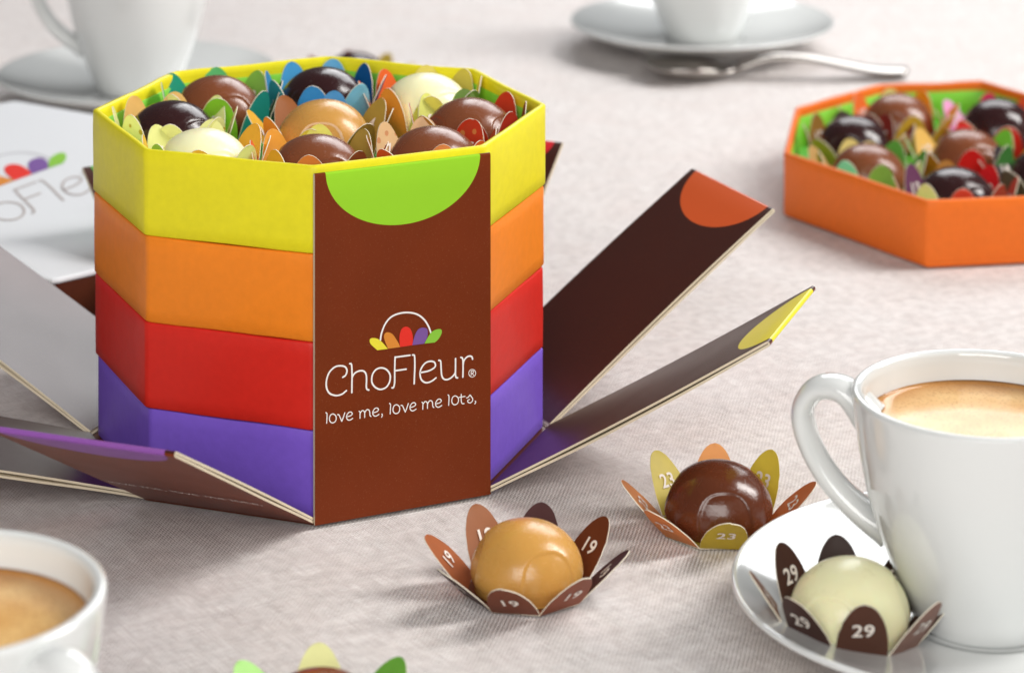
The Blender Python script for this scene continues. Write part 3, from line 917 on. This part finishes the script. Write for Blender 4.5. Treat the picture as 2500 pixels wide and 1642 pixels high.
# --- seven in the orange tray
ZO = 0.1 + 7.95
TRAY2 = 'bonbons in the orange tray at the right'
TRAY2F = 'paper flowers in the orange tray at the right'
IN_ORANGE = [
    (316.5, 181.5, 'milk', 100, 5, 12, '18', [(206, 170, 70), (220, 180, 70), (226, 160, 40), (230, 150, 36), (214, 206, 140), (232, 116, 52), (232, 116, 52), (130, 50, 36)],
     'milk bonbon at the back of the orange tray', 'orange and cream paper flower at the back of the orange tray'),
    (348.0, 158.0, 'dark', 60, 0, 16, '17', [(214, 36, 48), (236, 180, 200), (226, 90, 60), (232, 100, 60), (214, 40, 100), (232, 160, 200), (232, 120, 50), (226, 90, 60)],
     'dark bonbon ringed by pink petals in the orange tray', 'pink and red paper flower in the orange tray'),
    (281.3, 158.5, 'dark', 100, 4, 12, '15', [(206, 190, 120), (196, 150, 90), (140, 50, 40), (130, 44, 36), (70, 60, 50), (150, 110, 50), (150, 116, 56), (150, 150, 60)],
     'dark bonbon at the back left of the orange tray', 'brown and olive paper flower at the back left of the orange tray'),
    (263.0, 120.0, 'milk', 130, 10, 12, '16', [(150, 180, 90), (206, 206, 150), (110, 170, 76), (104, 166, 70), (206, 190, 120), (186, 150, 90), (150, 150, 60), (130, 200, 170)],
     'milk bonbon at the left of the orange tray', 'green and mint paper flower at the left of the orange tray'),
    (309.0, 122.5, 'milk', 140, -4, 16, '12', [(206, 40, 40), (80, 140, 70), (232, 160, 40), (130, 196, 70), (214, 40, 48), (238, 184, 96), (140, 196, 110), (176, 120, 40)],
     'milk bonbon in the middle of the orange tray', 'green, orange and red paper flower in the middle of the orange tray'),
    (274.0, 79.0, 'dark', 150, 0, 11, '13', [(206, 80, 60), (180, 70, 60), (196, 80, 62), (206, 36, 40), (176, 120, 40), (112, 64, 96), (232, 90, 64), (200, 200, 150)],
     'dark bonbon at the front of the orange tray', 'purple and red paper flower at the front of the orange tray'),
    (319.5, 87.0, 'dark', 150, 0, 11, '14', [(100, 80, 70), (90, 70, 60), (80, 70, 66), (90, 70, 60), (110, 170, 76), (60, 50, 56), (90, 76, 74), (110, 90, 80)],
     'dark bonbon cut by the right edge of the photo', 'dark grey paper flower cut by the right edge of the photo'),
]
for k, (x, y, ch, face, turn, lean, num, cols, wb, wf) in enumerate(IN_ORANGE):
    flower((x, y, ZO), turn, lean + 14, cols, num, wf, TRAY2F, seed=80 + k, centre=(310, 132), wall_lean=12, scale=1.08)
    bonbon((x, y, ZO + 0.38), ch, face, wb, TRAY2).scale = (1.08, 1.08, 1.12)

# ------------------------------------------------------------------ porcelain
def smooth_profile(pts, steps=5, closed=False):
    return [(p.x, p.y) for p in spline(pts, steps, closed)]

def cup_meshes():
    outer = [(0.0, 1.2), (12.5, 1.0), (14.6, 0.15), (16.0, 0.0), (17.0, 0.7), (18.2, 3.0), (20.8, 9.0), (24.4, 18.0), (27.6, 28.0), (29.8, 38.0), (31.1, 47.0), (31.75, 53.2)]
    lip = [(31.7, 54.2), (31.0, 54.75), (30.0, 54.6), (29.2, 53.6)]
    inner = [(28.4, 47.0), (27.0, 38.0), (24.6, 28.0), (21.0, 18.0), (16.6, 9.5), (10.0, 6.4), (0.0, 5.8)]
    prof = smooth_profile(outer + lip + inner, 3)
    prof = [(max(r, 0.0), z) for r, z in prof]
    V, F = lathe(prof, 96, closed=False)
    body = make_mesh('cup_body', V, F, smooth=True)
    # handle, swept in the local x-z plane
    path = spline([(28.0, 44.5), (34.5, 50.6), (41.5, 50.2), (45.2, 44.4), (43.4, 36.4), (38.0, 28.2), (30.8, 22.0), (23.0, 18.0)], 6)
    V, F = [], []
    n = 16
    for i, p in enumerate(path):
        a, b = path[max(0, i - 1)], path[min(len(path) - 1, i + 1)]
        d = (b - a).normalized()
        nn = Vector((-d.y, d.x))
        s = i / (len(path) - 1)
        hw = 4.5 + 1.6 * abs(2 * s - 1) ** 3
        ht = 2.8 + 1.7 * abs(2 * s - 1) ** 4
        for k in range(n):
            t = 2 * math.pi * k / n
            q = p + nn * ht * math.sin(t)
            V.append((q.x, hw * math.cos(t), q.y))
    for i in range(len(path) - 1):
        for k in range(n):
            F.append((i * n + k, i * n + (k + 1) % n, (i + 1) * n + (k + 1) % n, (i + 1) * n + k))
    handle = make_mesh('cup_handle', V, F, smooth=True)
    for me in (body, handle):
        bm = bmesh.new(); bm.from_mesh(me)
        bmesh.ops.remove_doubles(bm, verts=bm.verts, dist=1e-6)
        bmesh.ops.recalc_face_normals(bm, faces=bm.faces)
        bm.to_mesh(me); bm.free()
    return body, handle
CUP_BODY, CUP_HANDLE = cup_meshes()

def saucer_mesh():
    top = [(0.0, 5.0), (17.5, 5.0), (19.2, 5.3), (21.0, 5.6), (24.0, 5.9), (32.0, 6.9), (42.0, 8.8), (51.0, 11.2), (56.6, 13.0)]
    lip = [(59.4, 14.0), (60.5, 14.1), (60.9, 13.4), (60.2, 12.6)]
    bot = [(55.4, 10.2), (46.0, 6.4), (36.0, 3.4), (33.0, 1.0), (32.0, 0.2), (30.5, 0.2), (29.5, 1.6), (20.0, 2.2), (0.0, 2.2)]
    V, F = lathe([(max(r, 0.0), z) for r, z in smooth_profile(top + lip + bot, 3)], 112, closed=False)
    me = make_mesh('saucer', V, F, smooth=True)
    bm = bmesh.new(); bm.from_mesh(me)
    bmesh.ops.remove_doubles(bm, verts=bm.verts, dist=1e-6)
    bmesh.ops.recalc_face_normals(bm, faces=bm.faces)
    bm.to_mesh(me); bm.free()
    return me
SAUCER = saucer_mesh()

def coffee_mesh(R=27.25, z=0.0):
    prof = [(0.0, 0.0), (6, 0.0), (12, 0.0), (20, 0.0), (R - 1.6, 0.05), (R - 0.5, 0.35), (R, 0.9), (R - 0.6, -3.0), (0.0, -3.0)]
    V, F = lathe(prof, 72, closed=False)
    me = make_mesh('coffee', V, F, smooth=True)
    bm = bmesh.new(); bm.from_mesh(me)
    bmesh.ops.remove_doubles(bm, verts=bm.verts, dist=1e-6)
    bmesh.ops.recalc_face_normals(bm, faces=bm.faces)
    bm.to_mesh(me); bm.free()
    return me
COFFEE = coffee_mesh()

def cup_set(x, y, handle_deg, where, coffee=True, k=1.0):
    """handle_deg: direction of the handle, 0 = camera right, 90 = away from the camera"""
    s = place('saucer', SAUCER, [PORCELAIN])
    s.location = Vector((x, y, 0.0)) * S
    s.scale = (k, k, 1)
    tag(s, 'white porcelain saucer ' + where[0], 'saucer', 'porcelain saucers')
    c = thing('coffee_cup', (x, y, 5.1), YAW + D(handle_deg), 'white porcelain cup ' + where[1], 'cup', 'porcelain coffee cups')
    place('body', CUP_BODY, [PORCELAIN], c)
    place('handle', CUP_HANDLE, [PORCELAIN], c)
    if coffee:
        o = place('coffee', COFFEE, [CREMA])
        o.location = Vector((x, y, 5.1 + 47.0)) * S
        o.scale = (1.038, 1.038, 1)
        tag(o, where[2], 'coffee', 'coffee in the cups')
cup_set(96.2, -194.5, 158, ('under the flower numbered 29 at the right', 'filled with coffee at the right edge, handle to the left', 'creamy coffee with crema in the cup at the right edge'))
cup_set(-157.4, -202.0, -43, ('cut off by the bottom left corner', 'cut off by the bottom left corner', 'coffee in the cup at the bottom left corner'))
cup_set(71.4, 409.6, 175, ('blurred behind the stack at the upper left', 'blurred behind the stack at the upper left', 'coffee hidden in the blurred cup at the upper left'), coffee=False)
cup_set(346.5, 397.2, 60, ('blurred at the top, beyond the spoon', 'blurred at the top, cut off above the spoon', 'coffee in the blurred cup beyond the spoon'), coffee=False, k=1.03)

# ------------------------------------------------------------------ spoon
def build_spoon():
    p0, p1 = Vector((291.0, 352.0)), Vector((403.0, 306.0))
    L = (p1 - p0).length
    # station: distance from bowl tip, half width, height of spine, dish depth
    st = [(0, 0.4, 11.0, 0.0), (1.5, 4.5, 9.0, 1.0), (6, 9.5, 5.4, 3.2), (14, 12.6, 2.6, 6.0), (24, 12.6, 1.8, 6.6), (32, 9.2, 2.6, 4.6), (38, 5.0, 4.4, 1.4), (43, 2.8, 6.6, -0.4),
          (50, 2.8, 9.6, -1.0), (60, 3.0, 12.2, -1.3), (75, 4.0, 11.6, -1.5), (90, 5.0, 8.8, -1.7), (104, 5.8, 6.2, -1.8), (114, 6.0, 5.4, -1.8), (119, 4.8, 5.3, -1.2), (L, 0.5, 4.0, 0.0)]
    S4 = spline([(a, b, c) for a, b, c, d in st], 4)
    D4 = spline([(a, d) for a, b, c, d in st], 4)
    cols = 12
    V, F = [], []
    for side, dz in ((0, 0.0), (1, -1.6)):
        for q, dd in zip(S4, D4):
            for c in range(cols + 1):
                u = c / cols * 2 - 1
                V.append((q.x, q.y * u, q.z + dd.y * u * u + dz))
    m = len(S4); n1 = m * (cols + 1)
    for i in range(m - 1):
        for c in range(cols):
            a = i * (cols + 1) + c
            F.append((a, a + 1, a + cols + 2, a + cols + 1))
            F.append((n1 + a, n1 + a + cols + 1, n1 + a + cols + 2, n1 + a + 1))
        for c in (0, cols):
            a = i * (cols + 1) + c
            F.append((a, a + cols + 1, n1 + a + cols + 1, n1 + a))
    for i in (0, m - 1):
        for c in range(cols):
            a = i * (cols + 1) + c
            F.append((a, a + 1, n1 + a + 1, n1 + a))
    me = make_mesh('spoon', V, F, smooth=True)
    bm = bmesh.new(); bm.from_mesh(me)
    bmesh.ops.recalc_face_normals(bm, faces=bm.faces)
    bm.to_mesh(me); bm.free()
    o = place('teaspoon', me, [STEEL])
    o.location = (p0.x * S, p0.y * S, -0.6 * S)
    o.rotation_euler = (0, 0, math.atan2(p1.y - p0.y, p1.x - p0.x))
    tag(o, 'polished steel teaspoon lying on the cloth at the back', 'spoon')
build_spoon()
